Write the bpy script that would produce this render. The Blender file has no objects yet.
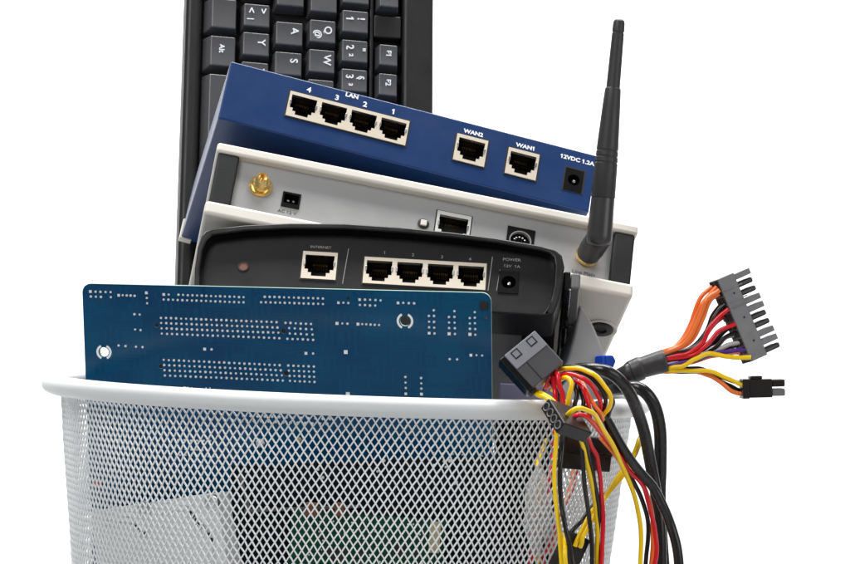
import bpy, bmesh, math, random
from mathutils import Vector, Matrix, noise
R = math.radians
random.seed(7)
SC = bpy.context.scene
COL = SC.collection

# ------------------------------------------------------------------ camera model
D = 1.5                      # camera distance from the bin's axis
KPX = 0.000343               # tangent per photo pixel (850 px wide photo)
ROLL = R(2.2)
CAM = Vector((0.0379, -D, 0.30 + 0.0586))
cr = Vector((math.cos(ROLL), 0, math.sin(ROLL)))
cu = Vector((-math.sin(ROLL), 0, math.cos(ROLL)))
cf = Vector((0, 1, 0))


def ray(u, v):
    return cf + cr * ((u - 425) * KPX) - cu * ((v - 282) * KPX)


def P(u, v, y):
    """measured point of the photo at real depth y -> world position"""
    return CAM + ray(u, v) * (y + D)


# ------------------------------------------------------------------ materials
def srgb(r, g, b):
    def f(c):
        c /= 255.0
        return c / 12.92 if c <= 0.04045 else ((c + 0.055) / 1.055) ** 2.4
    return (f(r), f(g), f(b), 1)


def mat(name, col, rough=0.5, metal=0.0, bump=0.0, bscale=900.0, var=0.0, vscale=30.0,
        rvar=0.0, coat=0.0, spec=0.5, trans=0.0, sss=0.0, bdist=0.0004):
    m = bpy.data.materials.new(name)
    m.use_nodes = True
    nt = m.node_tree
    b = nt.nodes['Principled BSDF']
    col = tuple(col) if len(col) == 4 else (*col, 1)
    b.inputs['Base Color'].default_value = col
    b.inputs['Roughness'].default_value = rough
    b.inputs['Metallic'].default_value = metal
    b.inputs['Specular IOR Level'].default_value = spec
    b.inputs['Coat Weight'].default_value = coat
    b.inputs['Coat Roughness'].default_value = 0.15
    b.inputs['Transmission Weight'].default_value = trans
    tc = nt.nodes.new('ShaderNodeTexCoord')
    if var:
        n = nt.nodes.new('ShaderNodeTexNoise')
        n.inputs['Scale'].default_value = vscale
        n.inputs['Detail'].default_value = 6
        nt.links.new(tc.outputs['Object'], n.inputs['Vector'])
        mx = nt.nodes.new('ShaderNodeMix')
        mx.data_type = 'RGBA'
        mx.inputs[6].default_value = tuple(c * (1 - var) for c in col[:3]) + (1,)
        mx.inputs[7].default_value = tuple(min(1, c * (1 + var)) for c in col[:3]) + (1,)
        nt.links.new(n.outputs['Fac'], mx.inputs[0])
        nt.links.new(mx.outputs[2], b.inputs['Base Color'])
    if rvar:
        n = nt.nodes.new('ShaderNodeTexNoise')
        n.inputs['Scale'].default_value = vscale * 1.7
        n.inputs['Detail'].default_value = 8
        n.inputs['Roughness'].default_value = 0.65
        nt.links.new(tc.outputs['Object'], n.inputs['Vector'])
        mr = nt.nodes.new('ShaderNodeMapRange')
        mr.inputs['From Min'].default_value = 0.3
        mr.inputs['From Max'].default_value = 0.7
        mr.inputs['To Min'].default_value = max(0.03, rough - rvar)
        mr.inputs['To Max'].default_value = min(1, rough + rvar)
        nt.links.new(n.outputs['Fac'], mr.inputs['Value'])
        nt.links.new(mr.outputs['Result'], b.inputs['Roughness'])
    if bump:
        n = nt.nodes.new('ShaderNodeTexNoise')
        n.inputs['Scale'].default_value = bscale
        n.inputs['Detail'].default_value = 3
        nt.links.new(tc.outputs['Object'], n.inputs['Vector'])
        bp = nt.nodes.new('ShaderNodeBump')
        bp.inputs['Strength'].default_value = bump
        bp.inputs['Distance'].default_value = bdist
        nt.links.new(n.outputs['Fac'], bp.inputs['Height'])
        nt.links.new(bp.outputs['Normal'], b.inputs['Normal'])
    return m


def pcb_mat(name, base, hi, lo):
    """lacquered board: copper traces show through as faintly lighter right-angled lines"""
    m = mat(name, base, rough=0.18, spec=0.2, rvar=0.05, vscale=40)
    nt = m.node_tree
    b = nt.nodes['Principled BSDF']
    tc = nt.nodes.new('ShaderNodeTexCoord')

    def mask(scale, sx, sz, thr):
        mp = nt.nodes.new('ShaderNodeMapping')
        mp.inputs['Scale'].default_value = (sx, 0.001, sz)
        nt.links.new(tc.outputs['Object'], mp.inputs['Vector'])
        v = nt.nodes.new('ShaderNodeTexVoronoi')
        v.distance = 'CHEBYCHEV'
        v.feature = 'F1'
        v.inputs['Scale'].default_value = scale
        nt.links.new(mp.outputs['Vector'], v.inputs['Vector'])
        w = nt.nodes.new('ShaderNodeMath')
        w.operation = 'FRACT'
        ml = nt.nodes.new('ShaderNodeMath')
        ml.operation = 'MULTIPLY'
        ml.inputs[1].default_value = 7
        nt.links.new(v.outputs['Distance'], ml.inputs[0])
        nt.links.new(ml.outputs[0], w.inputs[0])
        g = nt.nodes.new('ShaderNodeMath')
        g.operation = 'GREATER_THAN'
        g.inputs[1].default_value = thr
        nt.links.new(w.outputs[0], g.inputs[0])
        return g
    a = mask(45, 1, 2.2, 0.62)
    n = nt.nodes.new('ShaderNodeTexNoise')
    n.inputs['Scale'].default_value = 9
    n.inputs['Detail'].default_value = 4
    nt.links.new(tc.outputs['Object'], n.inputs['Vector'])
    rp = nt.nodes.new('ShaderNodeValToRGB')
    rp.color_ramp.elements[0].position = 0.38
    rp.color_ramp.elements[1].position = 0.62
    rp.color_ramp.elements[0].color = lo
    rp.color_ramp.elements[1].color = base
    nt.links.new(n.outputs['Fac'], rp.inputs['Fac'])
    fac = nt.nodes.new('ShaderNodeMath')
    fac.operation = 'MULTIPLY'
    fac.inputs[1].default_value = 0.16
    nt.links.new(a.outputs[0], fac.inputs[0])
    mx = nt.nodes.new('ShaderNodeMix')
    mx.data_type = 'RGBA'
    nt.links.new(fac.outputs[0], mx.inputs[0])
    nt.links.new(rp.outputs['Color'], mx.inputs[6])
    mx.inputs[7].default_value = hi
    nt.links.new(mx.outputs[2], b.inputs['Base Color'])
    return m


M = {
    'rim': mat('rim_paint', srgb(218, 221, 221), 0.42, bump=0.05, bscale=500, rvar=0.06),
    'wire_mesh': mat('mesh_paint', srgb(226, 229, 230), 0.45),
    'black': mat('black_plastic', srgb(22, 21, 21), 0.42, spec=.28, bump=0.25, bscale=2600, rvar=0.07, var=0.1, bdist=0.0001),
    'black_hood': mat('black_shell', srgb(20, 19, 18), 0.34, spec=.35, bump=0.12, bscale=2200, rvar=0.08, var=0.08, bdist=0.0001),
    'flank': mat('flank_plastic', srgb(100, 100, 100), 0.35, rvar=.05),
    'black_gloss': mat('black_gloss_plastic', srgb(15, 14, 14), 0.24, spec=.35, rvar=0.06),
    'kb': mat('keyboard_plastic', srgb(26, 26, 25), 0.46, spec=.4, bump=0.3, bscale=2400, rvar=0.06, bdist=0.0001),
    'tray': mat('key_tray', srgb(12, 12, 12), 0.6, spec=.25),
    'key': mat('key_plastic', srgb(84, 84, 86), 0.3, bump=0.2, bscale=2600, rvar=0.08, var=0.06, bdist=0.0001),
    'legend': mat('legend_print', srgb(235, 238, 240), 0.5),
    'print': mat('white_print', srgb(240, 242, 245), 0.5),
    'greyprint': mat('grey_print', srgb(150, 148, 146), 0.5),
    'darkprint': mat('dark_print', srgb(70, 70, 72), 0.5),
    'blue': mat('blue_painted_metal', srgb(0, 46, 98), 0.34, bump=0.22, bscale=2000, rvar=0.04, var=0.025, coat=0.1, bdist=0.0001),
    'beige': mat('port_shield', srgb(226, 214, 196), 0.38, metal=0.25, var=0.06, vscale=300),
    'tin': mat('tin_shield', srgb(222, 222, 218), 0.35, metal=0.3),
    'dark': mat('socket_black', srgb(12, 11, 11), 0.55),
    'gold': mat('gold_plate', (1.0, 0.70, 0.27, 1), 0.24, metal=1, rvar=0.08, vscale=300),
    'shell': mat('ivory_shell', srgb(216, 211, 201), 0.5, bump=0.15, bscale=1800, var=0.03, bdist=0.0001),
    'panel': mat('grey_panel', srgb(158, 158, 158), 0.42, metal=0.25, bump=0.08, bscale=1500, rvar=0.06, bdist=0.0001),
    'cap': mat('end_cap_black', srgb(26, 27, 27), 0.5, bump=0.4, spec=.25, bscale=1600, rvar=0.05, bdist=0.0002),
    'steel': mat('steel', (0.62, 0.62, 0.62, 1), 0.3, metal=1, rvar=0.1, vscale=200),
    'antenna': mat('antenna_rubber', srgb(48, 48, 49), 0.48, bump=0.25, bscale=2200, rvar=0.05, bdist=0.0001),
    'antenna_hinge': mat('antenna_hinge_plastic', srgb(56, 56, 57), 0.3, rvar=0.07),
    'orange': mat('orange_wire', srgb(248, 126, 58), 0.25),
    'red': mat('red_wire', srgb(222, 18, 36), 0.23),
    'yellow': mat('yellow_wire', srgb(255, 212, 6), 0.25),
    'blackw': mat('black_wire', srgb(24, 23, 22), 0.25),
    'greyw': mat('grey_wire', srgb(190, 190, 188), 0.38),
    'purple': mat('purple_wire', srgb(84, 38, 140), 0.38),
    'conn': mat('connector_nylon', srgb(106, 106, 108), 0.4, bump=0.15, bscale=900, var=0.12, vscale=120, rvar=0.08, bdist=0.0002),
    'conn_dark': mat('connector_nylon_dark', srgb(27, 24, 23), 0.34, spec=.4, bump=0.15, bscale=900, var=0.15, vscale=120, bdist=0.0002),
    'conn_mid': mat('connector_nylon_mid', srgb(78, 78, 82), 0.4, bump=0.15, bscale=900, var=0.12, vscale=120, bdist=0.0002),
    'conn_light': mat('connector_nylon_worn', srgb(138, 139, 146), 0.4, var=0.12, vscale=150),
    'sleeve': mat('shrink_sleeve', srgb(54, 51, 52), 0.42, bump=0.3, bscale=500, rvar=0.08, bdist=0.0004),
    'cable': mat('black_cable_jacket', srgb(24, 24, 25), 0.26, bump=0.15, bscale=300, rvar=0.07, bdist=0.0003),
    'solder': mat('solder', (0.86, 0.87, 0.87, 1), 0.35, metal=0.55),
    'pcbwhite': mat('silkscreen', srgb(235, 238, 238), 0.5),
    'pcb': pcb_mat('blue_board', srgb(0, 68, 104), srgb(4, 90, 122), srgb(0, 50, 88)),
    'pcbedge': mat('board_edge', srgb(150, 178, 160), 0.6),
    'green': pcb_mat('green_board', srgb(6, 62, 40), srgb(16, 82, 56), srgb(5, 52, 34)),
    'drive': mat('cast_drive_metal', srgb(222, 223, 223), 0.45, metal=0.15, bump=0.15, bscale=1200, var=0.05, bdist=0.0001),
    'interior_dark': mat('interior_black', srgb(8, 12, 20), 0.75, spec=0.1, var=0.2, vscale=60),
    'psu': mat('supply_steel', srgb(128, 124, 146), 0.4, metal=0.3, rvar=0.08),
    'underlabel': mat('underside_plate', srgb(84, 82, 80), 0.5, var=0.06),
    'greycase': mat('grey_casing_plastic', srgb(158, 158, 158), 0.45, bump=0.1, bscale=1500, bdist=0.0001),
    'vga': mat('blue_plug_plastic', srgb(20, 70, 190), 0.35),
    'rubber': mat('rubber', srgb(26, 25, 25), 0.6),
    'hole_red': mat('reset_recess', srgb(126, 74, 58), 0.6),
    'amber': mat('amber_capacitor', srgb(104, 58, 30), 0.4),
    'cream': mat('cream_connector', srgb(165, 156, 120), 0.5),
    'bag': mat('clear_film', srgb(245, 246, 248), 0.12, trans=0.75, spec=0.6),
    'table': mat('unseen_table_grey', srgb(165, 165, 166), 0.6, var=.04),
    'backdrop': mat('backdrop_paper', (0.9, 0.9, 0.9, 1), 0.9),
}


# ------------------------------------------------------------------ mesh helpers
class MB:
    def __init__(s):
        s.bm = bmesh.new()

    def box(s, x0, x1, y0, y1, z0, z1):
        v = [s.bm.verts.new((x, y, z)) for x in (x0, x1) for y in (y0, y1) for z in (z0, z1)]
        for f in ((0, 1, 3, 2), (4, 6, 7, 5), (0, 4, 5, 1), (2, 3, 7, 6), (0, 2, 6, 4), (1, 5, 7, 3)):
            s.bm.faces.new([v[i] for i in f])
        return s

    def hexa(s, pts):
        """8 points, ordered like box()"""
        v = [s.bm.verts.new(p) for p in pts]
        for f in ((0, 1, 3, 2), (4, 6, 7, 5), (0, 4, 5, 1), (2, 3, 7, 6), (0, 2, 6, 4), (1, 5, 7, 3)):
            s.bm.faces.new([v[i] for i in f])
        return s

    def plate(s, outer, holes, yf, yb, back=True):
        """polygon in x/z with holes, front at yf, outer walls back to yb"""
        bm = s.bm
        loops = []
        edges = []
        for lp in [outer] + holes:
            vs = [bm.verts.new((x, yf, z)) for x, z in lp]
            loops.append(vs)
            for i in range(len(vs)):
                edges.append(bm.edges.new((vs[i], vs[(i + 1) % len(vs)])))
        if holes:
            bmesh.ops.triangle_fill(bm, edges=edges, use_beauty=True, use_dissolve=False, normal=(0, -1, 0))
        else:
            bm.faces.new(loops[0])
        for vs, isout in [(loops[0], True)] + [(l, False) for l in loops[1:]]:
            yy = yb if isout else yf + min(0.002, abs(yb - yf))
            w = [bm.verts.new((v.co.x, yy, v.co.z)) for v in vs]
            n = len(vs)
            for i in range(n):
                bm.faces.new((vs[i], vs[(i + 1) % n], w[(i + 1) % n], w[i]))
            if isout and back:
                bm.faces.new(w[::-1])
        return s

    def cup(s, poly, yf, yb):
        """open-fronted cavity with the outline of poly"""
        bm = s.bm
        a = [bm.verts.new((x, yf, z)) for x, z in poly]
        b = [bm.verts.new((x, yb, z)) for x, z in poly]
        n = len(poly)
        for i in range(n):
            bm.faces.new((a[i], b[i], b[(i + 1) % n], a[(i + 1) % n]))
        bm.faces.new(b)
        return s

    def tube(s, pts, r, n=12, caps=True, rr=None):
        bm = s.bm
        pts = [Vector(p) for p in pts]
        N = len(pts)
        t0 = (pts[1] - pts[0]).normalized()
        ref = Vector((0, 0, 1)) if abs(t0.z) < 0.9 else Vector((1, 0, 0))
        nrm = (ref - t0 * ref.dot(t0)).normalized()
        rings = []
        for i, p in enumerate(pts):
            t = (pts[min(i + 1, N - 1)] - pts[max(i - 1, 0)]).normalized()
            nrm = (nrm - t * nrm.dot(t)).normalized()
            bn = t.cross(nrm)
            rad = rr[i] if rr else r
            rings.append([bm.verts.new(p + (nrm * math.cos(2 * math.pi * k / n) + bn * math.sin(2 * math.pi * k / n)) * rad) for k in range(n)])
        for i in range(N - 1):
            for k in range(n):
                bm.faces.new((rings[i][k], rings[i][(k + 1) % n], rings[i + 1][(k + 1) % n], rings[i + 1][k]))
        if caps:
            bm.faces.new(rings[0][::-1])
            bm.faces.new(rings[-1])
        return s

    def lathe(s, p0, axis, prof, n=32, caps=True):
        axis = Vector(axis).normalized()
        p0 = Vector(p0)
        ref = Vector((1, 0, 0)) if abs(axis.x) < 0.8 else Vector((0, 0, 1))
        a = (ref - axis * ref.dot(axis)).normalized()
        b = axis.cross(a)
        bm = s.bm
        rings = [[bm.verts.new(p0 + axis * t + (a * math.cos(2 * math.pi * k / n) + b * math.sin(2 * math.pi * k / n)) * max(r, 1e-5)) for k in range(n)] for t, r in prof]
        for i in range(len(rings) - 1):
            for k in range(n):
                bm.faces.new((rings[i][k], rings[i][(k + 1) % n], rings[i + 1][(k + 1) % n], rings[i + 1][k]))
        if caps:
            bm.faces.new(rings[0][::-1])
            bm.faces.new(rings[-1])
        return s

    def dome(s, x, z, y, r, n=7, square=False):
        bm = s.bm
        if square:
            return s.box(x - r, x + r, y - r * 0.5, y, z - r, z + r)
        a = [bm.verts.new((x + r * math.cos(2 * math.pi * k / n), y, z + r * math.sin(2 * math.pi * k / n))) for k in range(n)]
        b = [bm.verts.new((x + .62 * r * math.cos(2 * math.pi * k / n), y - r * .6, z + .62 * r * math.sin(2 * math.pi * k / n))) for k in range(n)]
        for k in range(n):
            bm.faces.new((a[k], a[(k + 1) % n], b[(k + 1) % n], b[k]))
        bm.faces.new(b)
        return s

    def build(s, name, material, parent=None, bevel=0.0, seg=2, smooth=40, loc=None):
        bmesh.ops.remove_doubles(s.bm, verts=s.bm.verts, dist=1e-7)
        bmesh.ops.recalc_face_normals(s.bm, faces=s.bm.faces)
        me = bpy.data.meshes.new(name)
        s.bm.to_mesh(me)
        s.bm.free()
        me.materials.append(material)
        if smooth:
            for p in me.polygons:
                p.use_smooth = True
            me.set_sharp_from_angle(angle=R(smooth))
        o = bpy.data.objects.new(name, me)
        COL.objects.link(o)
        if parent:
            o.parent = parent
        if loc:
            o.location = loc
        if bevel:
            md = o.modifiers.new('bevel', 'BEVEL')
            md.width = bevel
            md.segments = seg
            md.limit_method = 'ANGLE'
            md.angle_limit = R(40)
            md.harden_normals = True
        return o


def tag(o, label, cat, group=None, kind=None):
    o['label'] = label
    o['category'] = cat
    if group:
        o['group'] = group
    if kind:
        o['kind'] = kind
    return o


class Frame:
    """a thing's own axes: x to the right along its face, y into its body, z up along its face"""
    def __init__(s, tl, tr, yl, yr, theta, name):
        O = P(*tl, yl)
        X = (P(*tr, yr) - O)
        s.w = X.length
        X.normalize()
        I0 = (cf - X * cf.dot(X)).normalized()
        U0 = X.cross(I0)
        th = R(theta)
        U = U0 * math.cos(th) + I0 * math.sin(th)
        I = I0 * math.cos(th) - U0 * math.sin(th)
        s.m = Matrix(((X.x, I.x, U.x, O.x), (X.y, I.y, U.y, O.y), (X.z, I.z, U.z, O.z), (0, 0, 0, 1)))
        s.inv = s.m.inverted()
        s.root = bpy.data.objects.new(name, None)
        s.root.empty_display_size = 0.02
        s.root.matrix_world = s.m
        COL.objects.link(s.root)
        s.X, s.I, s.U, s.O = X, I, U, O

    def xz(s, u, v, off=0.0):
        d = ray(u, v)
        o = s.O + s.I * off
        t = (o - CAM).dot(s.I) / d.dot(s.I)
        q = s.inv @ (CAM + d * t)
        return q.x, q.z

    def loc(s, u, v, y):
        return s.inv @ P(u, v, y)


def glyphs(body, size, bold):
    c = bpy.data.curves.new('glyphs', 'FONT')
    c.body = body
    c.size = size
    c.align_x = 'LEFT'
    c.align_y = 'CENTER'
    c.extrude = 0.00004
    c.offset = bold
    c.resolution_u = 3
    tmp = bpy.data.objects.new('glyphs', c)
    COL.objects.link(tmp)
    dg = bpy.context.evaluated_depsgraph_get()
    dg.update()
    me = bpy.data.meshes.new_from_object(tmp.evaluated_get(dg))
    bpy.data.objects.remove(tmp)
    bpy.data.curves.remove(c)
    return me


def text(body, size, material, parent, x, y, z, rot=0.0, name='lettering', sx=1.0, bold=0.0):
    me = glyphs(body, size, bold)
    bm = bmesh.new()
    bm.from_mesh(me)
    for i, ch in enumerate(body):       # the built-in figure 1 is a bare stroke: give it its flag
        if ch == '1':
            pm = glyphs(body[:i + 1], size, bold)
            xr = max(v.co.x for v in pm.vertices)
            one = glyphs('1', size, bold)
            w1 = max(v.co.x for v in one.vertices) - min(v.co.x for v in one.vertices)
            yt = max(v.co.y for v in one.vertices)
            xl = xr - w1
            pts = [(xl + w1 * .3, yt), (xl - size * .13, yt - size * .13), (xl - size * .13, yt - size * .13 - w1 * 1.1), (xl + w1 * .3, yt - w1 * 1.1)]
            lo = [bm.verts.new((a, b, -.00004)) for a, b in pts]
            hi = [bm.verts.new((a, b, .000045)) for a, b in pts]
            bm.faces.new(hi)
            for k in range(4):
                bm.faces.new((lo[k], lo[(k + 1) % 4], hi[(k + 1) % 4], hi[k]))
    xs = [v.co.x for v in bm.verts] or [0]
    mid = (min(xs) + max(xs)) / 2
    bm.to_mesh(me)
    bm.free()
    cs, sn = math.cos(rot), math.sin(rot)
    for vv in me.vertices:
        a, b, h = vv.co
        a = (a - mid) * sx
        vv.co = (a * cs - b * sn, -h, a * sn + b * cs)
    me.materials.clear()
    me.materials.append(material)
    o = bpy.data.objects.new(name, me)
    COL.objects.link(o)
    o.parent = parent
    o.location = (x, y, z)
    return o


def spline(pts, sub=10):
    """Catmull-Rom through the points"""
    p = [Vector(q) for q in pts]
    p = [p[0] * 2 - p[1]] + p + [p[-1] * 2 - p[-2]]
    out = []
    for i in range(1, len(p) - 2):
        for k in range(sub):
            t = k / sub
            a, b, c, d = p[i - 1], p[i], p[i + 1], p[i + 2]
            out.append(0.5 * ((2 * b) + (c - a) * t + (2 * a - 5 * b + 4 * c - d) * t * t + (3 * b - a - 3 * c + d) * t ** 3))
    out.append(p[-2])
    return out


# ------------------------------------------------------------------ the setting: white paper sweep
mb = MB()
prof = [(-3.2, -.75), (1.0, -.75)] + [(1.0 + 0.7 * math.sin(R(a)), -.05 - 0.7 * math.cos(R(a))) for a in range(8, 90, 8)] + [(1.7, -.05), (1.7, 3.2)]
pv = [[mb.bm.verts.new((x, y, z)) for y, z in prof] for x in (-3.0, 3.0)]
for i in range(len(prof) - 1):
    mb.bm.faces.new((pv[0][i], pv[1][i], pv[1][i + 1], pv[0][i + 1]))
o = mb.build('backdrop', M['backdrop'])
o['kind'] = 'structure'

o = MB().box(-1.1, 1.1, -.75, .55, -.032, 0).build('unseen_table', M['table'], bevel=.004)  # unseen table, added in grey to cut bounce light on the undersides
o['kind'] = 'structure'

# ------------------------------------------------------------------ the wire-mesh bin
RIMZ = 0.30
RT = 0.1465


def bin_r(z):
    return RT - (RIMZ - z) * 0.104


bin_root = bpy.data.objects.new('waste_bin', None)
COL.objects.link(bin_root)
tag(bin_root, 'round white wire mesh waste basket with a thick rolled rim, filled with electronic scrap', 'waste bin')
mb = MB()
N1, N2 = 200, 18
rings = []
for i in range(N1):
    a = 2 * math.pi * i / N1
    rg = []
    for k in range(N2):
        b = 2 * math.pi * k / N2
        rr = 0.1503 + 0.0058 * math.cos(b)
        rg.append(mb.bm.verts.new((rr * math.cos(a), rr * math.sin(a), RIMZ + 0.0049 * math.sin(b))))
    rings.append(rg)
for i in range(N1):
    for k in range(N2):
        mb.bm.faces.new((rings[i][k], rings[(i + 1) % N1][k], rings[(i + 1) % N1][(k + 1) % N2], rings[i][(k + 1) % N2]))
mb.build('rim', M['rim'], bin_root, smooth=80)
# expanded-metal wall: diamond cells, each a frame round an opening
mb = MB()
NC = 236
DH = 0.0058
ztop, zbot = RIMZ - 0.002, 0.012
nr = int((ztop - zbot) / (DH / 2))
grid = {}


def gnode(c, r):
    c %= 2 * NC
    if (c, r) not in grid:
        z = ztop - r * DH / 2
        a = math.pi * c / NC
        q = bin_r(z) + (0.00018 if r % 2 else -0.00018) + .0007 * noise.noise(Vector((3.1 * math.cos(a), 3.1 * math.sin(a), 30 * z)))
        a += random.uniform(-1, 1) * .0009
        z += random.uniform(-1, 1) * .00013
        grid[(c, r)] = mb.bm.verts.new((q * math.cos(a), q * math.sin(a), z))
    return grid[(c, r)]


INS = 0.795
for r in range(1, nr):
    for c in range(r % 2, 2 * NC, 2):
        ctr_a = math.pi * c / NC
        zc = ztop - r * DH / 2
        cc = Vector((bin_r(zc) * math.cos(ctr_a), bin_r(zc) * math.sin(ctr_a), zc))
        ov = [gnode(c, r - 1), gnode(c + 1, r), gnode(c, r + 1), gnode(c - 1, r)]
        iv = [mb.bm.verts.new(cc + (v.co - cc) * INS) for v in ov]
        for k in range(4):
            mb.bm.faces.new((ov[k], ov[(k + 1) % 4], iv[(k + 1) % 4], iv[k]))
o = mb.build('mesh_wall', M['wire_mesh'], bin_root, smooth=0)
md = o.modifiers.new('thick', 'SOLIDIFY')
md.thickness = 0.00055
md.offset = 0
mb = MB()
rb = bin_r(0.012)
mb.lathe((0, 0, 0), (0, 0, 1), [(0.002, rb - 0.006), (0.0, rb - 0.002), (0.004, rb + 0.003), (0.012, rb + 0.003), (0.016, rb + 0.0015), (0.016, rb - 0.0015), (0.008, rb - 0.003), (0.004, rb - 0.006)], n=96)
mb.build('base', M['rim'], bin_root, smooth=40)


# ------------------------------------------------------------------ sockets
def rj_opening(cx, cz, w, h):
    q = [(-.41, .385), (.41, .385), (.41, -.14), (.31, -.14), (.31, -.26), (.21, -.26), (.21, -.385), (-.21, -.385), (-.21, -.26), (-.31, -.26), (-.31, -.14), (-.41, -.14)]
    return [(cx + a * w, cz + b * h) for a, b in q]


def rect(cx, cz, w, h):
    return [(cx - w / 2, cz + h / 2), (cx + w / 2, cz + h / 2), (cx + w / 2, cz - h / 2), (cx - w / 2, cz - h / 2)]


def port_block(root, cx, cz, w, h, n, y0, shield='beige'):
    """metal-shielded bank of n network sockets"""
    pw = w / n
    ctr = [cx - w / 2 + pw * (i + .5) for i in range(n)]
    holes = [rj_opening(c, cz - 0.0002, min(pw * 1.02, h * 1.25), h) for c in ctr]
    blk = MB().plate(rect(cx, cz, w, h), holes, y0 - 0.0007, y0 + 0.003, back=False).build('port_shield', M[shield], root, smooth=0)
    for c, hl in zip(ctr, holes):
        s = MB().cup(hl, y0 - 0.0006, y0 + 0.012).build('socket', M['dark'], blk, smooth=0)
        g = MB()
        for k in range(8):
            x = c + (k - 3.5) * 0.00095
            g.box(x - 0.0002, x + 0.0002, y0 + 0.0065, y0 + 0.011, cz + .36 * h - 0.0016, cz + .36 * h - 0.0003)
        g.build('contacts', M['gold'], blk, smooth=0)
        sp = MB()
        for sx in (-1, 1):
            x = c + sx * .42 * min(pw * 1.02, h * 1.25)
            sp.box(x - .0005, x + .0005, y0 - 0.0011, y0 - 0.0006, cz - .02 * h, cz + .16 * h)
        sp.build('spring_tab', M['steel'], blk, bevel=0.0002)
    return blk


def barrel_jack(root, cx, cz, w, h, y0, r):
    hole = [(cx + r * math.cos(R(a)), cz + 0.0 + r * math.sin(R(a))) for a in range(0, 360, 15)]
    j = MB().plate(rect(cx, cz, w, h), [hole], y0 - 0.0004, y0 + 0.003, back=False).build('power_jack', M['black_gloss'], root, smooth=0)
    MB().cup(hole, y0 - 0.0003, y0 + 0.01).build('socket', M['dark'], j, smooth=30)
    MB().lathe((cx + .0003, y0 + 0.009, cz - .0003), (0, -1, 0), [(0, .0011), (0.008, .0011), (0.0086, .0008), (0.0088, 0)], n=14).build('centre_pin', M['steel'], j)
    return j


def between(F, tl, tr, br, bl, off=0.0):
    q = [F.xz(*p, off) for p in (tl, tr, br, bl)]
    cx = sum(a for a, b in q) / 4
    cz = sum(b for a, b in q) / 4
    w = ((q[1][0] - q[0][0]) + (q[2][0] - q[3][0])) / 2
    h = ((q[0][1] - q[3][1]) + (q[1][1] - q[2][1])) / 2
    return cx, cz, w, h


# ------------------------------------------------------------------ blue router
F = Frame((231, 61), (597.5, 155.5), 0.020, 0.043, 30, 'blue_router')
tag(F.root, 'flat blue metal router with four LAN and two WAN sockets, uppermost of the tilted stack', 'router')
hb = -(F.xz(219.5, 119)[1] + F.xz(592, 213)[1]) / 2
W = F.w
lan = between(F, (290, 91), (408.7, 122), (405.5, 146.5), (285.7, 115.5))
wan2 = between(F, (456.7, 134), (487.6, 141.2), (484.4, 167.2), (453, 160.5))
wan1 = between(F, (508, 148), (539, 154.8), (535.8, 180.8), (505, 174))
jack = between(F, (566, 167.6), (584.5, 172), (581, 193), (563, 189))
holes = [rect(*b[:2], b[2] - .0006, b[3] - .0006) for b in (lan, wan2, wan1, jack)]
MB().plate([(0, 0), (W, 0), (W, -hb), (0, -hb)], holes, 0, 0.132).build('case', M['blue'], F.root, bevel=0.0009, smooth=0)
# black frames put in as the shadow gaps round the cut-outs
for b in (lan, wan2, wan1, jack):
    MB().plate(rect(b[0], b[1], b[2] + .0016, b[3] + .0016), [rect(*b)], -0.0002, 0.001, back=False).build('shadow_gap', M['dark'], F.root, smooth=0)
port_block(F.root, *lan, 4, 0)
port_block(F.root, *wan2, 1, 0)
port_block(F.root, *wan1, 1, 0)
barrel_jack(F.root, *jack, 0, .0033)
for t, u, v, sz in (('4', 309, 90.2, 7.6), ('3', 337, 98, 7.6), ('LAN', 352, 96.2, 6.0), ('2', 365, 104.8, 7.6), ('1', 393, 112, 7.6),
                    ('WAN2', 473.3, 133.2, 5.8), ('WAN1', 525, 147, 5.8), ('12VDC 1.2A', 577.5, 160.3, 5.9)):
    x, z = F.xz(u, v)
    text(t, sz * 0.00057, M['print'], F.root, x, -0.0001, z, sx=1.06, bold=0.00013)
# lid seam and screws on the left flank, small silver fixing tab at the rear corner
MB().box(-.0010, 0.006, 0.129, 0.1335, -hb - .0008, -hb + .012).build('corner_tab', M['shell'], F.root, bevel=0.0006)
BLUE = F

# ------------------------------------------------------------------ grey router with antenna
F = Frame((218, 141.5), (639, 225.5), -0.004, 0.014, 32, 'grey_router')
tag(F.root, 'ivory and grey router with black end caps, gold aerial socket and hinged black antenna', 'router')
W = F.w
z_ts = (F.xz(216.5, 151)[1] + F.xz(620, 231)[1]) / 2     # lower edge of upper shell
z_bs = (F.xz(203.5, 200)[1] + F.xz(630, 284)[1]) / 2     # upper edge of lower shell
z_bot = z_bs - 0.0085
capL = F.xz(240, 157)[0]
capR = F.xz(613, 250)[0]
DG = 0.150
Y0 = 0.0045                                               # panel set back from the lips
rj = between(F, (437, 211), (471, 217), (468.5, 245), (434, 239), Y0)
acs = between(F, (283.3, 191.8), (301.5, 195), (298.6, 209.5), (280.5, 206.5), Y0)
din = between(F, (508, 226.5), (535.6, 231), (532, 256), (504.5, 251.5), Y0)
holes = [rect(*b[:2], b[2] - .0006, b[3] - .0006) for b in (rj, acs, din)]
MB().plate([(capL, z_ts), (capR, z_ts), (capR, z_bs), (capL, z_bs)], holes, Y0, Y0 + 0.004, back=False).build('panel', M['panel'], F.root, smooth=0)
MB().box(0, W, 0, DG, z_ts, 0).build('upper_shell', M['shell'], F.root, bevel=0.0016, seg=3)
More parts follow.
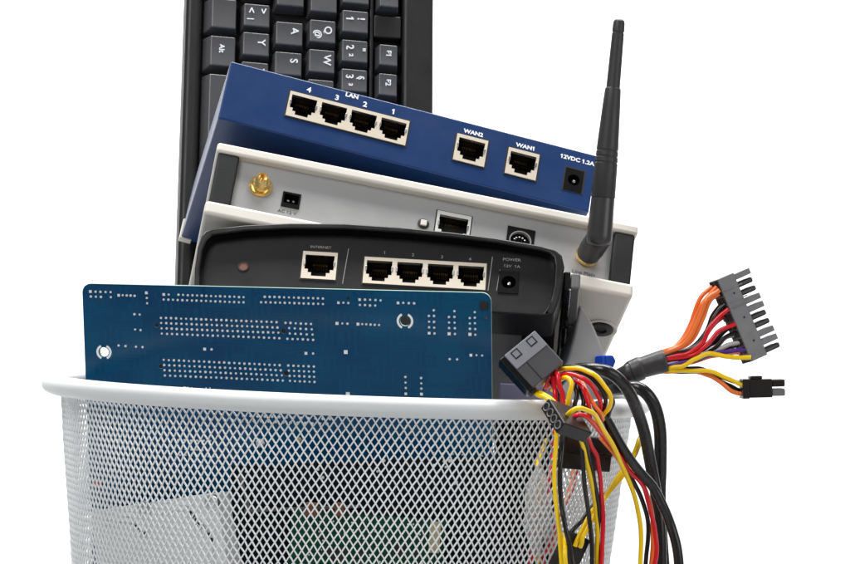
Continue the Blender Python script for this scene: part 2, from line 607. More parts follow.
# lower shell: lip, then underside
ls = MB().box(-.0004, W + .0004, -.0012, DG, z_bot, z_bs).build('lower_shell', M['shell'], F.root, bevel=0.0022, seg=3)
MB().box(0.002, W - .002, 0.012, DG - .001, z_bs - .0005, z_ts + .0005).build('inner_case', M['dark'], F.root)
for a, b in ((0.0012, capL), (capR, W - .0012)):
    MB().box(a, b, 0.0008, 0.02, z_bs - .0003, z_ts + .0003).build('end_cap', M['cap'], F.root, bevel=0.0014, seg=3)
# sockets
b = port_block(F.root, *rj, 1, Y0, 'tin')
MB().plate(rect(rj[0], rj[1], rj[2] + .0012, rj[3] + .0012), [rect(*rj)], Y0 - .0002, Y0 + .001, back=False).build('shadow_gap', M['dark'], F.root, smooth=0)  # dark frame drawn as the shadow gap round the socket
inner = rect(acs[0], acs[1] + .0006, acs[2] * .8, acs[3] * .62)
s = MB().plate(rect(*acs), [inner], Y0 - .0006, Y0 + .003, back=False).build('power_socket', M['black_gloss'], F.root, smooth=0)
MB().cup(inner, Y0 - .0005, Y0 + .009).build('socket', M['dark'], s, smooth=0)
for k in (-1, 1):
    MB().lathe((acs[0] + k * .0014, Y0 + .008, acs[1] + .0004), (0, -1, 0), [(0, .0007), (.007, .0007), (.0076, 0)], n=10).build('pin', M['steel'], s)
r = din[2] * .40
hole = [(din[0] + r * math.cos(R(a)), din[1] + r * math.sin(R(a))) for a in range(0, 360, 12)]
s = MB().plate(rect(*din), [hole], Y0 - .0006, Y0 + .003, back=False).build('round_socket', M['black_gloss'], F.root, smooth=0)
ring2 = [(din[0] + (r - .0005) * math.cos(R(a)), din[1] + (r - .0005) * math.sin(R(a))) for a in range(0, 360, 12)]
MB().plate(hole, [ring2], Y0 - .0008, Y0 + .003, back=False).build('socket_ring', M['greyprint'], s, smooth=0)
MB().cup(hole, Y0 - .0005, Y0 + .005).build('socket', M['dark'], s, smooth=30)
g = MB()
for a in (35, 65, 95, 125, 150):
    g.lathe((din[0] + r * .55 * math.cos(R(a)), Y0 + .005, din[1] + r * .55 * math.sin(R(a))), (0, -1, 0), [(0, .0005), (.004, .0005), (.0043, 0)], n=8)
g.build('pins', M['steel'], s)
x, z = F.xz(423.3, 224, Y0)
MB().lathe((x, Y0, z), (0, -1, 0), [(0, .0030), (.0006, .0030), (.0008, .0026)], n=20).build('reset_bezel', M['dark'], F.root)
MB().box(x - .0016, x + .0016, Y0 - .0018, Y0, z - .0016, z + .0016).build('reset_button', M['shell'], F.root, bevel=.0003)
# gold aerial socket
x, z = F.xz(260.5, 187, Y0)
nut = [(0, .0060), (.0007, .0062), (.0012, .0060), (.0013, .0046), (.0026, .0046), (.003, .0042), (.0031, .0032)]
thr = []
t = .0031
while t < .0084:
    thr += [(t, .0030), (t + .0003, .0033), (t + .0006, .0030)]
    t += .0007
sm = MB().lathe((x, Y0, z), (0, -1, 0), nut + thr + [(.0088, .0029), (.0088, .0021), (.0068, .0020), (.0066, .0009), (.0078, .0008), (.008, 0)], n=36).build('aerial_socket', M['gold'], F.root, smooth=30)
x, z = F.xz(287, 212.2, Y0)
text('AC 12 V', .0024, M['darkprint'], F.root, x, Y0 - .0001, z, sx=1.15)
x, z = F.xz(583.5, 273.3, Y0)
text('Line Main', .0029, M['darkprint'], F.root, x, Y0 - .0001, z, sx=1.1)
# underside foot recess and rubber foot
q = ray(601, 328)
tt = ((F.O + F.U * z_bot) - CAM).dot(F.U) / q.dot(F.U)
ft = F.inv @ (CAM + q * tt)
fo = MB().lathe((ft.x, ft.y, z_bot), (0, 0, -1), [(0, .0086), (.0006, .0086), (.0009, .0078), (.0006, .0066), (.0001, .006)], n=36).build('foot_surround', M['shell'], F.root)
MB().lathe((ft.x, ft.y, z_bot), (0, 0, -1), [(0, .0064), (.0012, .0064), (.0016, .0058), (.0016, .003), (.0006, .0026), (.0006, 0)], n=32).build('rubber_foot', M['rubber'], F.root)
# antenna
x, z = F.xz(586, 257.5, Y0)
base = Vector((x, Y0, z))
hinge = F.inv @ P(600.5, 236, (F.m @ Vector((x, -0.016, z))).y)
an = MB()
ax = (hinge - base)
L = ax.length
an.lathe(base + ax * .12, ax, [(0, .0054), (.0006, .0060), (L * .30, .0065), (L * .8, .0065), (L * 1.0, .0058), (L * 1.1, .003)], n=36)
root_a = an.build('antenna', M['antenna'], F.root, smooth=35)
MB().lathe(base, ax, [(0, .0050), (L * .05, .0061), (L * .1, .0064), (L * .16, .0061)], n=36).build('gold_collar', M['gold'], root_a)
yw = (F.m @ hinge).y - 0.003
tip = F.inv @ P(619.3, 19.5, yw + 0.004)
h0 = F.inv @ P(598.6, 246, yw)
axm = tip - h0
LM = axm.length
px = LM / 226.0
hp = [(0, 7.5), (.8, 9.5), (2.5, 11.2), (6, 12.2), (10, 12.4), (30, 11.8), (47.5, 11.3), (48, 10.6)]
MB().lathe(h0, axm, [(t * px, r * px * 1.03) for t, r in hp], n=40).build('hinge_barrel', M['antenna_hinge'], root_a, smooth=30)
mp = [(48, 10.9), (48.6, 11.2), (82, 10.7), (82.6, 10.2), (83.4, 10.2), (84, 10.7), (88, 10.5), (88.6, 10), (89.4, 10), (90, 10.5), (94, 10.3), (94.6, 9.8), (95.4, 9.8), (96, 10.3), (102, 10.1), (140, 8.5), (155, 7.7), (157, 7.3), (157.6, 6.7), (159, 6.6), (212, 5.9), (212.5, 5.4), (213.3, 5.4), (214, 6.0), (222, 5.8), (224.5, 5.2), (226, 3.6), (226.3, 0)]
MB().lathe(h0, axm, [(t * px, r * px * (1.08 - .06 * t / 226)) for t, r in mp], n=40).build('mast', M['antenna'], root_a, smooth=30)
# knuckle pin across the hinge
GREY = F

# ------------------------------------------------------------------ black router
F = Frame((200, 231), (562, 252), -0.031, -0.036, 33, 'black_router')
tag(F.root, 'matt black router with a hooded curved panel, just behind the blue circuit board', 'router')
YP = 0.006                                   # panel set back inside the hood
outer_px = [(194, 290), (194.5, 268), (197.5, 247), (201, 236), (205, 231), (212, 228.2), (245, 224.6), (290, 222.6), (345, 223), (400, 226.6), (450, 231.6), (496, 237.5), (540, 245), (556, 249.6), (562, 255), (564.5, 266), (563, 284), (559, 300), (553.8, 314.5)]
inner_px = [(199.5, 290), (200.3, 268), (203, 250), (207, 240), (212, 235), (245, 230.6), (290, 228.4), (345, 228.8), (400, 232.2), (450, 237), (496, 242.6), (538, 249.8), (549, 252.6), (553.5, 257), (555, 266), (554, 284), (551, 298), (547.5, 306)]
oz = [F.xz(*p) for p in outer_px]
iz = [F.xz(*p) for p in inner_px]
zl = min(z for _, z in oz)
oz_full = oz + [(oz[-1][0] - .004, zl - .0008), (oz[0][0] + .001, zl - .0008)]
iz_full = iz + [(iz[-1][0] - .002, zl + .0006), (iz[0][0] + .001, zl + .0006)]
MB().plate(oz_full, [iz_full], 0, 0.020, back=False).build('hood', M['black_hood'], F.root, bevel=0.0011, seg=3, smooth=50)
inn = MB()
n = len(iz_full)
va = [inn.bm.verts.new((x, 0.0008, z)) for x, z in iz_full]
vb = [inn.bm.verts.new((x, YP + .001, z)) for x, z in iz_full]
for i in range(n):
    inn.bm.faces.new((va[i], vb[i], vb[(i + 1) % n], va[(i + 1) % n]))
inn.build('hood_lining', M['black_hood'], F.root, smooth=50)
wan = between(F, (303.5, 252), (338.4, 253.4), (335, 280.2), (300.3, 279), YP)
lan = between(F, (365.5, 256), (487.3, 265.8), (484.5, 291.6), (362, 282.5), YP)
jack = between(F, (500, 271), (520.5, 272.2), (517, 294), (497, 293), YP)
holes = [rect(*b[:2], b[2] - .0006, b[3] - .0006) for b in (wan, lan, jack)]
MB().plate(iz_full, holes, YP, YP + .004, back=False).build('panel', M['black'], F.root, smooth=0)
port_block(F.root, *wan, 1, YP)
port_block(F.root, *lan, 4, YP)
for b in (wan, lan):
    MB().plate(rect(b[0], b[1], b[2] + .0014, b[3] + .0014), [rect(*b)], YP - .0002, YP + .001, back=False).build('shadow_gap', M['dark'], F.root, smooth=0)  # shadow gaps at the socket edges, done as dark frames
barrel_jack(F.root, *jack, YP, .0037)
for (ua, va_), (ub, vb_) in (((348.6, 249), (342.5, 284)), ((492.5, 257), (488, 291))):
    (xa, za), (xb, zb) = F.xz(ua, va_, YP), F.xz(ub, vb_, YP)
    MB().tube([(xa, YP - .0001, za), (xb, YP - .0001, zb)], .00022, n=6).build('divider_line', M['greyprint'], F.root)
(xa, za), (xb, zb) = F.xz(496.5, 291, YP), F.xz(500, 270, YP)
MB().tube([(xa, YP - .0001, za), (xb, YP - .0001, zb)], .00018, n=6).build('divider_line', M['greyprint'], F.root)
x, z = F.xz(321, 247.5, YP)
text('INTERNET', .0021, M['greyprint'], F.root, x, YP - .0001, z, sx=1.1)
for t, u, v in (('1', 384.5, 253), ('2', 413, 255.2), ('3', 442, 257.3), ('4', 470, 259.4)):
    x, z = F.xz(u, v, YP)
    text(t, .0026, M['greyprint'], F.root, x, YP - .0001, z)
x, z = F.xz(512, 260, YP)
text('POWER', .0024, M['greyprint'], F.root, x, YP - .0001, z, sx=1.1)
x, z = F.xz(512, 266.5, YP)
text('12V  1A', .0023, M['greyprint'], F.root, x, YP - .0001, z, sx=1.1)
x, z = F.xz(243.5, 267, YP)
rs = MB().lathe((x, YP, z), (0, -1, 0), [(0, .0028), (.0004, .0028), (.0005, .0021), (.0001, .0020)], n=24).build('reset_recess', M['dark'], F.root)
MB().lathe((x, YP - .0001, z), (0, -1, 0), [(0, .0021), (.0002, .0021), (.0002, 0)], n=20).build('reset_button', M['hole_red'], rs)
# body behind the hood
xl, xr = F.xz(206, 270)[0], F.xz(566, 290)[0]
zb = zl + .004
ztp = -.006
MB().box(xl, xr - .004, 0.019, 0.135, zb, ztp).build('case', M['black_gloss'], F.root, bevel=.002, seg=3)
# right flank, two panels with a seam; steel strip stands in for its edge highlight
xi, xo = F.xz(563.8, 275)[0], F.xz(581, 275)[0]
zf1, zf0 = F.xz(573, 266.5)[1], F.xz(573, 283)[1]
yS = .040
xm = xi + (xo - xi) * .42
dk, sd, et = MB(), MB(), MB()
for a, b in ((.004, yS - .0004), (yS + .0004, .150)):
    dk.box(xi, xm, a, b, zf0 - .0010, zf1)
    sd.box(xm + .0001, xo, a + .0006, b, zf0, zf1 - .0006)
    et.tube([(xm, a + .001, zf0 - .0008), (xm, b - .001, zf0 - .0008)], .00055, n=8)
dk.build('side_bevel', M['black_gloss'], F.root, bevel=.0012, seg=3)
sd.build('side_panel', M['flank'], F.root, bevel=.0012, seg=3)
et.build('edge_highlight', M['steel'], F.root)
xa = F.xz(515.5, 309)[0]
MB().box(xl + .006, xa + .004, .021, .13, zb - .0016, zb + .001).build('underside_plate', M['underlabel'], F.root, bevel=.0005)
BLACKR = F

# ------------------------------------------------------------------ blue circuit board
F = Frame((82, 283.5), (491, 293), -0.055, -0.090, -12, 'circuit_board')
tag(F.root, 'large blue printed circuit board with rows of solder points, standing upright in the basket', 'circuit board')
W = F.w
Hh = 0.205


def rrect(x0, x1, z0, z1, r, n=6):
    out = []
    for cx, cz, a0 in ((x0 + r, z1 - r, 180), (x1 - r, z1 - r, 90), (x1 - r, z0 + r, 0), (x0 + r, z0 + r, 270)):
        for k in range(n + 1):
            a = R(a0 - 90 * k / n)
            out.append((cx + r * math.cos(a), cz + r * math.sin(a)))
    return out


def circ(x, z, r, n=20):
    return [(x + r * math.cos(2 * math.pi * k / n), z + r * math.sin(2 * math.pi * k / n)) for k in range(n)]


holes = []
mh = [(F.xz(104, 352), .0024), (F.xz(405, 321), .0026)]
sh = [(F.xz(156.3, 325.3), .0011), (F.xz(283.2, 331), .0013), (F.xz(160.6, 366.5), .0011), (F.xz(286.2, 373.5), .0013)]
for (x, z), r in mh + sh:
    holes.append(circ(x, z, r))
TH = .0016
outl = rrect(0, W, -Hh, 0, .0045)
b = MB()
b.plate(outl, holes, 0, .0002, back=False)
b.build('board_face', M['pcb'], F.root, smooth=0)
b = MB()
b.plate(outl, holes, .0003, TH, back=False)
b.build('board_core', M['pcbedge'], F.root, smooth=0)
b = MB()
b.plate(outl, holes, TH + .0001, TH + .0003, back=False)
b.build('board_back', M['pcb'], F.root, smooth=0)
for (x, z), r in mh:
    for a0 in (115, 295):
        poly = [(x + (r + .0015) * math.cos(R(a0 + a)), z + (r + .0015) * math.sin(R(a0 + a))) for a in range(0, 131, 10)]
        poly += [(x + (r + .0004) * math.cos(R(a0 + a)), z + (r + .0004) * math.sin(R(a0 + a))) for a in range(130, -1, -10)]
        MB().plate(poly, [], -.00012, 0, back=False).build('mounting_pad', M['pcbwhite'], F.root, smooth=0)
for (x, z), r in sh:
    MB().lathe((x, TH + .002, z), (0, -1, 0), [(0, r * .9), (.003, r * .9), (.0032, 0)], n=14).build('slot_peg', M['dark'], F.root)
RD = .00066


def row(pts, sq=None, name='solder_row', r=RD, m='solder'):
    b = MB()
    for i, (u, v) in enumerate(pts):
        x, z = F.xz(u, v)
        b.dome(x + random.uniform(-1, 1) * .00006, z + random.uniform(-1, 1) * .00006, 0, r * random.uniform(.9, 1.12), square=(i == sq))
    return b.build(name, M[m], F.root, smooth=30)


def line(u0, v0, u1, v1, n):
    return [(u0 + (u1 - u0) * i / max(1, n - 1), v0 + (v1 - v0) * i / max(1, n - 1)) for i in range(n)]


row(line(90.5, 291.5, 110.5, 292.2, 5) + [p for i, p in enumerate(line(90.8, 296.6, 110.8, 297.3, 5)) if i != 3], 0)
row(line(118.8, 295.2, 134.5, 295.8, 5), 0)
row([(146.4, 292.8), (146.8, 298), (147.2, 303.2)], 0)
row(line(164, 294.4, 168.6, 294.6, 2) + line(178.4, 294.8, 243.6, 297.2, 15) + line(163.6, 299.5, 243.6, 302.4, 18), 0)
row(line(264.8, 296.8, 322.8, 298.6, 13) + line(261, 302.2, 322.8, 304, 14))
row(line(338.4, 302.6, 348.2, 303, 3), 0)
row(line(359.6, 299.4, 380.6, 300.4, 5) + line(359.8, 305, 375.2, 305.6, 4), 0)
row(line(398, 302.8, 414, 303.3, 4), 0)
row(line(337.2, 323.3, 347.4, 323.7, 3), 0)
row(line(358, 324, 379, 325, 6), 0)
for k in range(4):
    row(line(160.9 + .3 * k, 317.8 + 5.3 * k, 276.6 + .9 * k, 322.2 + 5.3 * k, 24), name='slot_solder_row')
    row(line(164.8 + .4 * k - 1.0, 359.8 + 5.2 * k, 279.6 + 1.1 * k, 365.2 + 5.1 * k, 24), name='slot_solder_row')
    row(line(285.5 + .6 * k + (3 if k in (1, 2) else 0), 322.8 + 5.3 * k, 311 + .7 * k, 324 + 5.3 * k, 6 if k not in (1, 2) else 5), name='slot_solder_row')
    row(line(288.3 + .6 * k, 365.6 + 5.1 * k, 313.8 + .2 * k, 366.6 + 5.1 * k, 6), name='slot_solder_row')
for c, (u1, u2) in enumerate(((429, 434), (449, 454.6), (469.8, 475))):
    row(line(u1, 316 + 1.0 * c, u1 + .2, 333 + .6 * c, 4) + line(u2 - .3, 310.3 + .9 * c, u2 + .3, 333.4 + .6 * c, 5), 3)
row(line(471, 355, 482, 355.5, 3), 0)
row([(449.6, 359), (457.2, 359.4)])
row([(134.5, 314.2), (139.5, 314.6)])
row([(135.2, 329.6), (140.6, 330)])
row([(118.6, 345.4), (125.4, 346), (136, 346.6), (142.6, 347)])
row([(204.8, 349), (211.6, 349.4)], 0)
row([(306, 353.2), (313, 353.6)], 0)
row([(346, 352)], 0, r=.0009)
row(line(405.4, 377, 406, 393.6, 4), 3)
row(line(421.2, 378, 421.6, 394, 4), 3)
row([(348, 393.8)], 0, r=.0009)
# lower part of the board, seen through the mesh
row(line(200, 414, 330, 419, 19) + line(203, 419, 327, 424, 18), name='solder_row', r=.0008)
row(line(178, 440, 210, 441, 6), r=.0007)
row(line(180, 449, 214, 450.4, 7) + line(180, 455, 214, 456.4, 7), r=.0006)
row([(118, 440), (112, 470), (126, 474), (104, 486), (122, 488)], r=.0008)
row(line(424, 436, 480, 440, 8) + line(424, 452, 482, 456, 7), r=.0006)
row([(260, 443)], r=.0024)
row([(299, 440)], r=.0016, m='cream')
row([(97, 484)], r=.0016, m='red', name='red_component')
x, z = F.xz(484, 305.5)
MB().box(x - .002, x + .002, -.0006, 0, z - .002, z + .002).build('chip', M['dark'], F.root, bevel=.0002)
row([(486.3, 318)], r=.0006, m='amber', name='amber_dot')
row([(348, 298)], r=.0007, m='dark', name='drilled_point')
x, z = F.xz(196, 390)
text('China  H', .0042, M['pcbwhite'], F.root, x, -.0001, z)
BOARD = F

# ------------------------------------------------------------------ keyboard
F = Frame((187, -32), (433, -16), 0.183, 0.203, 18, 'keyboard')
tag(F.root, 'black computer keyboard stood on end, key rows running down behind the stacked routers', 'keyboard')
W = F.w
KL = 0.345


def fx(u, v=50):
    return F.xz(u, v)[0]


xk0, xk1 = .0095, fx(401)
b = MB()
b.box(0, W, 0.0045, 0.024, -KL, 0)
MB().box(.006, W - .006, 0.0036, 0.006, -KL + .005, -.005).build('key_tray', M['tray'], F.root)
b.box(0, xk0, -.004, .006, -KL, 0)
b.box(xk1, W, -.004, .006, -KL, 0)
b.box(xk0 - .002, xk1 + .002, -.0035, .006, -.010, 0)
b.box(xk0 - .002, xk1 + .002, -.0035, .006, -KL, -KL + .012)
b.build('body', M['kb'], F.root, bevel=.0032, seg=4)
x5 = fx(371)
z0 = F.xz(385, 18)[1]
z1 = F.xz(385, 40)[1]
MB().box(x5 + .001, xk1 - .0005, -.0034, .006, z1, z0).build('blanking_plate', M['kb'], F.root, bevel=.001)
MB().box(x5 - .0014, x5 + .001, -.003, .006, -KL + .01, -.008).build('row_divider', M['kb'], F.root, bevel=.001)
KEYZ = -.0072


def keycap(u0, u1, v0, v1, legends, skirt=1.6, lip=1.2):
    """u0..v1: outline of the cap's upper face in the photo"""
    (xa, za), (xb, zb_) = F.xz(u0, (v0 + v1) / 2, KEYZ), F.xz(u1, (v0 + v1) / 2, KEYZ)
    zt, zb = F.xz((u0 + u1) / 2, v0, KEYZ)[1], F.xz((u0 + u1) / 2, v1, KEYZ)[1]
    e = .0013
    cx, cz = (xa + xb) / 2, (zt + zb) / 2
    X0, X1, Z0, Z1 = xa - skirt / 1000, xb + lip / 1000, zb - e, zt + e
    yb, yt = .003, KEYZ
    mbk = MB()
    bm = mbk.bm
    nz = 6
    top = []
    for x, dy in ((xa, -.0006), (xb, .0004)):
        col = []
        for q_ in range(nz + 1):
            t = q_ / nz
            col.append(bm.verts.new((x - cx, yt + dy + .0005 * (1 - (2 * t - 1) ** 2), zb + (zt - zb) * t - cz)))
        top.append(col)
    bs = [bm.verts.new((x - cx, yb, z - cz)) for x in (X0, X1) for z in (Z0, Z1)]
    for q_ in range(nz):
        bm.faces.new((top[0][q_], top[1][q_], top[1][q_ + 1], top[0][q_ + 1]))
    bm.faces.new([bs[0]] + [bs[1]] + top[0][::-1])
    bm.faces.new([bs[3]] + [bs[2]] + top[1])
    bm.faces.new((bs[0], top[0][0], top[1][0], bs[2]))
    bm.faces.new((bs[1], bs[3], top[1][nz], top[0][nz]))
    k = mbk.build('key', M['key'], F.root, bevel=.0008, seg=3, smooth=35, loc=(cx, 0, cz))
    for (t, du, dv, size) in legends:
        slope = (-.001) / (xb - xa)
        xx = du * (xb - xa) / 2
        yy = KEYZ - .0006 + (xx - (xa - cx)) / (xb - xa) * .001 + .0005 * (1 - dv * dv) - .00012
        text(t, size, M['legend'], k, xx, yy, -dv * (zt - zb) / 2, rot=R(-90), name='legend', bold=.00013)
    return k


S1, S2 = .0062, .0043
# bottom row (left in the picture)
keycap(212.5, 236.5, -32, -5, [('Ctrl', 0, -.1, S2)], 5)
keycap(212, 236, -1, 28, [], 5)
keycap(210.5, 235, 36.5, 66, [('Alt', -.1, -.2, S2)], 5)
keycap(207, 231, 74.5, 250, [], 5)
# shift row
keycap(245, 270, -28, -5, [], 1.6)
keycap(244, 269.5, 4.5, 26.5, [('<', -.45, -.45, S1), ('>', .5, -.45, S1), ('|', -.45, .35, S2)])
keycap(243, 269, 33, 55.5, [('Y', .4, -.2, S1)])
keycap(241.5, 268, 62.5, 85, [('X', .4, -.2, S1)])
keycap(240.5, 266.5, 92, 115, [('C', .4, -.2, S1)])
# home row
keycap(277.5, 304, -40, 6, [], 1.6)
keycap(276, 302.5, 22.5, 45, [('A', .4, -.3, S1)])
keycap(275, 301.5, 52.5, 75, [('S', .4, -.3, S1)])
keycap(273.5, 300, 82, 105, [('D', .4, -.3, S1)])
# upper row
keycap(311, 337, -30, 12, [], 1.6)
keycap(310, 335.5, 20.5, 42.5, [('Q', .4, -.15, S1), ('@', -.4, .3, S1 * .9)])
keycap(309, 334.5, 50, 72.5, [('W', .4, -.15, S1)])
keycap(308, 333.5, 80, 102.5, [('E', .4, -.15, S1)])
# digit row
keycap(343, 369, -19, 3.5, [('^', .4, -.2, S1)])
keycap(342.5, 368, 11, 32.5, [('1', -.45, -.3, S1), ('!', .45, -.3, S1)])
keycap(342, 367.5, 40.5, 62, [('2', -.4, -.35, S1), ('"', .5, -.2, S1), ('²', -.45, .4, S1)])
keycap(341.5, 367, 69.5, 91.5, [('3', -.4, -.35, S1), ('§', .5, -.3, S1 * .9), ('³', -.45, .4, S1)])
keycap(340.5, 366, 99, 121, [('4', -.4, -.35, S1), ('$', .5, -.3, S1 * .9)])
# function row
keycap(380, 398.5, -16, 7, [('Esc', -.1, 0, S2)], 2.2)
keycap(379.5, 397.5, 45, 65.5, [('F1', 0, -.2, S2)], 2.2)
keycap(379, 397, 74, 95.5, [('F2', 0, -.2, S2)], 2.2)
keycap(378.5, 396.5, 103, 125, [('F3', 0, -.2, S2)], 2.2)

# ------------------------------------------------------------------ things deeper in the bin
# pale cast drive cover, front left behind the mesh
F = Frame((89, 511), (215, 492), -0.058, -0.096, 6, 'hard_drive')
tag(F.root, 'pale metal hard drive casing with embossed ribs behind the mesh at the lower left', 'hard drive')
W = F.w
MB().plate([(0, 0), (W - .003, .0), (W, -.004), (W + .004, -.1), (.002, -.1)], [], 0, .020).build('casing', M['drive'], F.root, bevel=.0012)
rb_ = MB()
for path in ([(104, 519), (130, 514.5), (136, 520), (146, 531)], [(106, 523), (128, 519), (134, 526), (143, 534)],
             [(158, 507.5), (186, 503.5), (194, 510), (214, 533), (220, 560), (222, 580)], [(158, 511.5), (184, 507.5), (190, 514), (208, 536), (213, 560), (215, 580)]):
    rb_.tube(spline([(F.xz(*p)[0], -.0003, F.xz(*p)[1]) for p in path], 6), .0012, n=8)
rb_.build('ribs', M['drive'], F.root)
for u, v in ((145, 508.5), (212, 503)):
    x, z = F.xz(u, v)
    bo = MB().lathe((x, .001, z), (0, -1, 0), [(0, .0042), (.0016, .004), (.002, .0034), (.002, .0018), (.0006, .0016), (.0006, 0)], n=24).build('screw_boss', M['steel'], F.root)
sl = MB()
for i in range(5):
    x, z = F.xz(133 + i * 3.2, 523 + i * 2.6)
    sl.box(x - .0008, x + .0008, -.0014, .001, z - .0005, z + .0005)
for i in range(8):
    x, z = F.xz(191 + i * 3.0, 513 + i * 3.6 if i < 7 else 540)
    sl.box(x - .0006, x + .0006, -.0014, .001, z - .001, z + .001)
sl.build('slots', M['dark'], F.root, smooth=0)

# dark box added where the depth of the bin falls into shade
F = Frame((230, 466), (499, 456), -0.086, -0.090, 3, 'shade_block')
tag(F.root, 'dark box added for the deep shade behind the mesh, between pale hard drive and cables', 'dark box')
W = F.w
MB().box(0, W, 0, .02, -.16, 0).build('casing', M['interior_dark'], F.root, bevel=.001)
(xa, za), (xb, zb) = F.xz(244, 492), F.xz(440, 505)
MB().tube([(F.xz(240, 474)[0], -.0006, F.xz(240, 474)[1]), (F.xz(252, 520)[0], -.0006, F.xz(252, 520)[1])], .0008, n=8).build('chassis_edge', M['underlabel'], F.root)
MB().box(xa, F.xz(360, 497)[0], -.002, .001, zb, zb + .0016).build('chassis_rail', M['underlabel'], F.root, bevel=.0003)
s = MB()
for i in range(14):
    x, z = F.xz(240 + random.random() * 240, 458 + random.random() * 40)
    MB().dome(x, z, 0, .0006 + .0005 * random.random()).build('screw_head', M['solder'], F.root)

# green card
F = Frame((292, 509), (446, 520), -0.100, -0.102, 4, 'expansion_card')
tag(F.root, 'green circuit card with amber capacitors and a cream connector, low behind the mesh', 'circuit card')
W = F.w
MB().box(0, W, 0, .0016, -.085, 0).build('board', M['green'], F.root)
for u, w_ in ((312, 14), (340, 10)):
    x, z = F.xz(u, 508)
    MB().box(x - w_ * .00023, x + w_ * .00023, -.006, -.0001, z - .004, z + .0028).build('capacitor', M['amber'], F.root, bevel=.0012, seg=3)
x, z = F.xz(435, 536)
MB().box(x - .0026, x + .0026, -.005, -.0001, z - .008, z + .007).build('connector', M['cream'], F.root, bevel=.0005)
s = MB()
for i in range(14):
    x, z = F.xz(310 + random.random() * 110, 522 + random.random() * 60)
    w_ = random.uniform(.001, .003)
    MB().box(x - w_, x + w_, -.0012, -.0001, z - w_ * .6, z + w_ * .6).build('chip', M['dark'], F.root, bevel=.0002)
s = MB()
for i in range(40):
    x, z = F.xz(306 + random.random() * 120, 520 + random.random() * 60)
    s.dome(x, z, 0, .0005)
s.build('solder_points', M['solder'], F.root)

# steel supply box
F = Frame((499, 382), (562, 386), -0.042, -0.046, 4, 'power_supply')
tag(F.root, 'mauve grey steel power supply box just right of the blue circuit board', 'power supply')
W = F.w
MB().box(0, W, 0, .045, -.19, 0).build('casing', M['psu'], F.root, bevel=.0012)
MB().box(.0, W, -.0016, -.0002, -.19, -.016).build('front_cover', M['interior_dark'], F.root, bevel=.0005)

# rounded grey casing between black router and grey router's underside
F = Frame((566, 296), (607, 300), -0.014, -0.010, 24, 'adapter_casing')
tag(F.root, 'plain mid grey rounded plastic casing wedged right of the black router', 'casing')
opx = [(580.5, 303), (585, 309), (594, 325), (602, 345), (606, 362), (607, 400), (607, 440), (556, 440), (557, 380), (567, 361), (574, 334)]
poly = [F.xz(*p) for p in opx]
MB().plate(poly, [], 0, .03).build('shell', M['greycase'], F.root, bevel=.007, seg=6, smooth=50)

# blue plug
F = Frame((603, 355), (615, 356), -0.030, -0.024, 10, 'monitor_plug')
tag(F.root, 'small bright blue plug poking up beside the grey cable sleeve', 'plug')
MB().plate([F.xz(*p) for p in ((603, 355), (613.5, 355), (616.5, 361), (613, 370), (611, 392), (604, 392), (602.8, 368))], [], 0, .006).build('hood', M['vga'], F.root, bevel=.0008)
x, z = F.xz(607, 362)
MB().box(x - .0008, x + .0008, -.0006, .001, z - .003, z + .003).build('grip_rib', M['vga'], F.root, bevel=.0003)
MB().box(F.xz(606, 380)[0], F.xz(622, 380)[0], -.003, .010, F.xz(612, 394)[1], F.xz(612, 379)[1]).build('connector_face', M['dark'], F.root, bevel=.0006)
s = MB()
for i in range(5):
    for j in range(2):
        x, z = F.xz(610 + i * 2.3 + j * .8, 383.5 + j * 4.2 + i * .8)
        s.dome(x, z, -.003, .0005)
s.build('pins', M['solder'], F.root)

# crumpled clear film
fr = bpy.data.objects.new('plastic_film', None)
bm = MB()
bmesh.ops.create_icosphere(bm.bm, subdivisions=4, radius=1)
for v in bm.bm.verts:
    d = v.co.normalized()
    f = 1 + .55 * noise.noise(d * 2.6) + .35 * noise.noise(d * 6.1 + Vector((3, 1, 2)))
    v.co = Vector((d.x * .0055 * f, d.y * .005 * f, d.z * .018 * f))
o = bm.build('plastic_film', M['bag'], smooth=20)
o.location = P(538, 512, -.088)
tag(o, 'crumpled clear plastic film behind the mesh next to the red and yellow wires', 'plastic film')
bpy.data.objects.remove(fr)

# ------------------------------------------------------------------ cables
RW = .00112


def yfront(u, gap=.006):
    x = (u - 347) * .000485
    return -math.sqrt(max(.1560 ** 2 - x * x, .0004)) - gap


def empty(name, p):
    e = bpy.data.objects.new(name, None)
    e.empty_display_size = .02
    e.location = p
    COL.objects.link(e)
    return e


def wire(root, color, pts, r=RW, name='wire', n=10):
    """pts: (u, v, y)"""
    base = root.location
    q = [P(*p) - base for p in pts]
    sp_ = spline(q, 10)
    ph = random.random() * 50
    sp_ = [p + Vector((noise.noise(Vector((ph, i * .11, 0))), noise.noise(Vector((ph, 7, i * .11))), noise.noise(Vector((i * .11, ph, 3))))) * .0007 * min(1, i / 6, (len(sp_) - 1 - i) / 6) for i, p in enumerate(sp_)]
    return MB().tube(sp_, r * random.uniform(.95, 1.05), n=n).build(name, M[color], root, smooth=80)


def orient(root_loc, O, xdir, ydir):
    """matrix from in-picture directions with depth: each dir = (du, dv, dy) in pixels"""
    def w(d):
        return (cr * d[0] - cu * d[1] + cf * d[2])
    X = w(xdir).normalized()
    Z = w(ydir)
    Z = (Z - X * Z.dot(X)).normalized()
    Y = Z.cross(X)
    O = O - root_loc
    return Matrix(((X.x, Y.x, Z.x, O.x), (X.y, Y.y, Z.y, O.y), (X.z, Y.z, Z.z, O.z), (0, 0, 0, 1)))


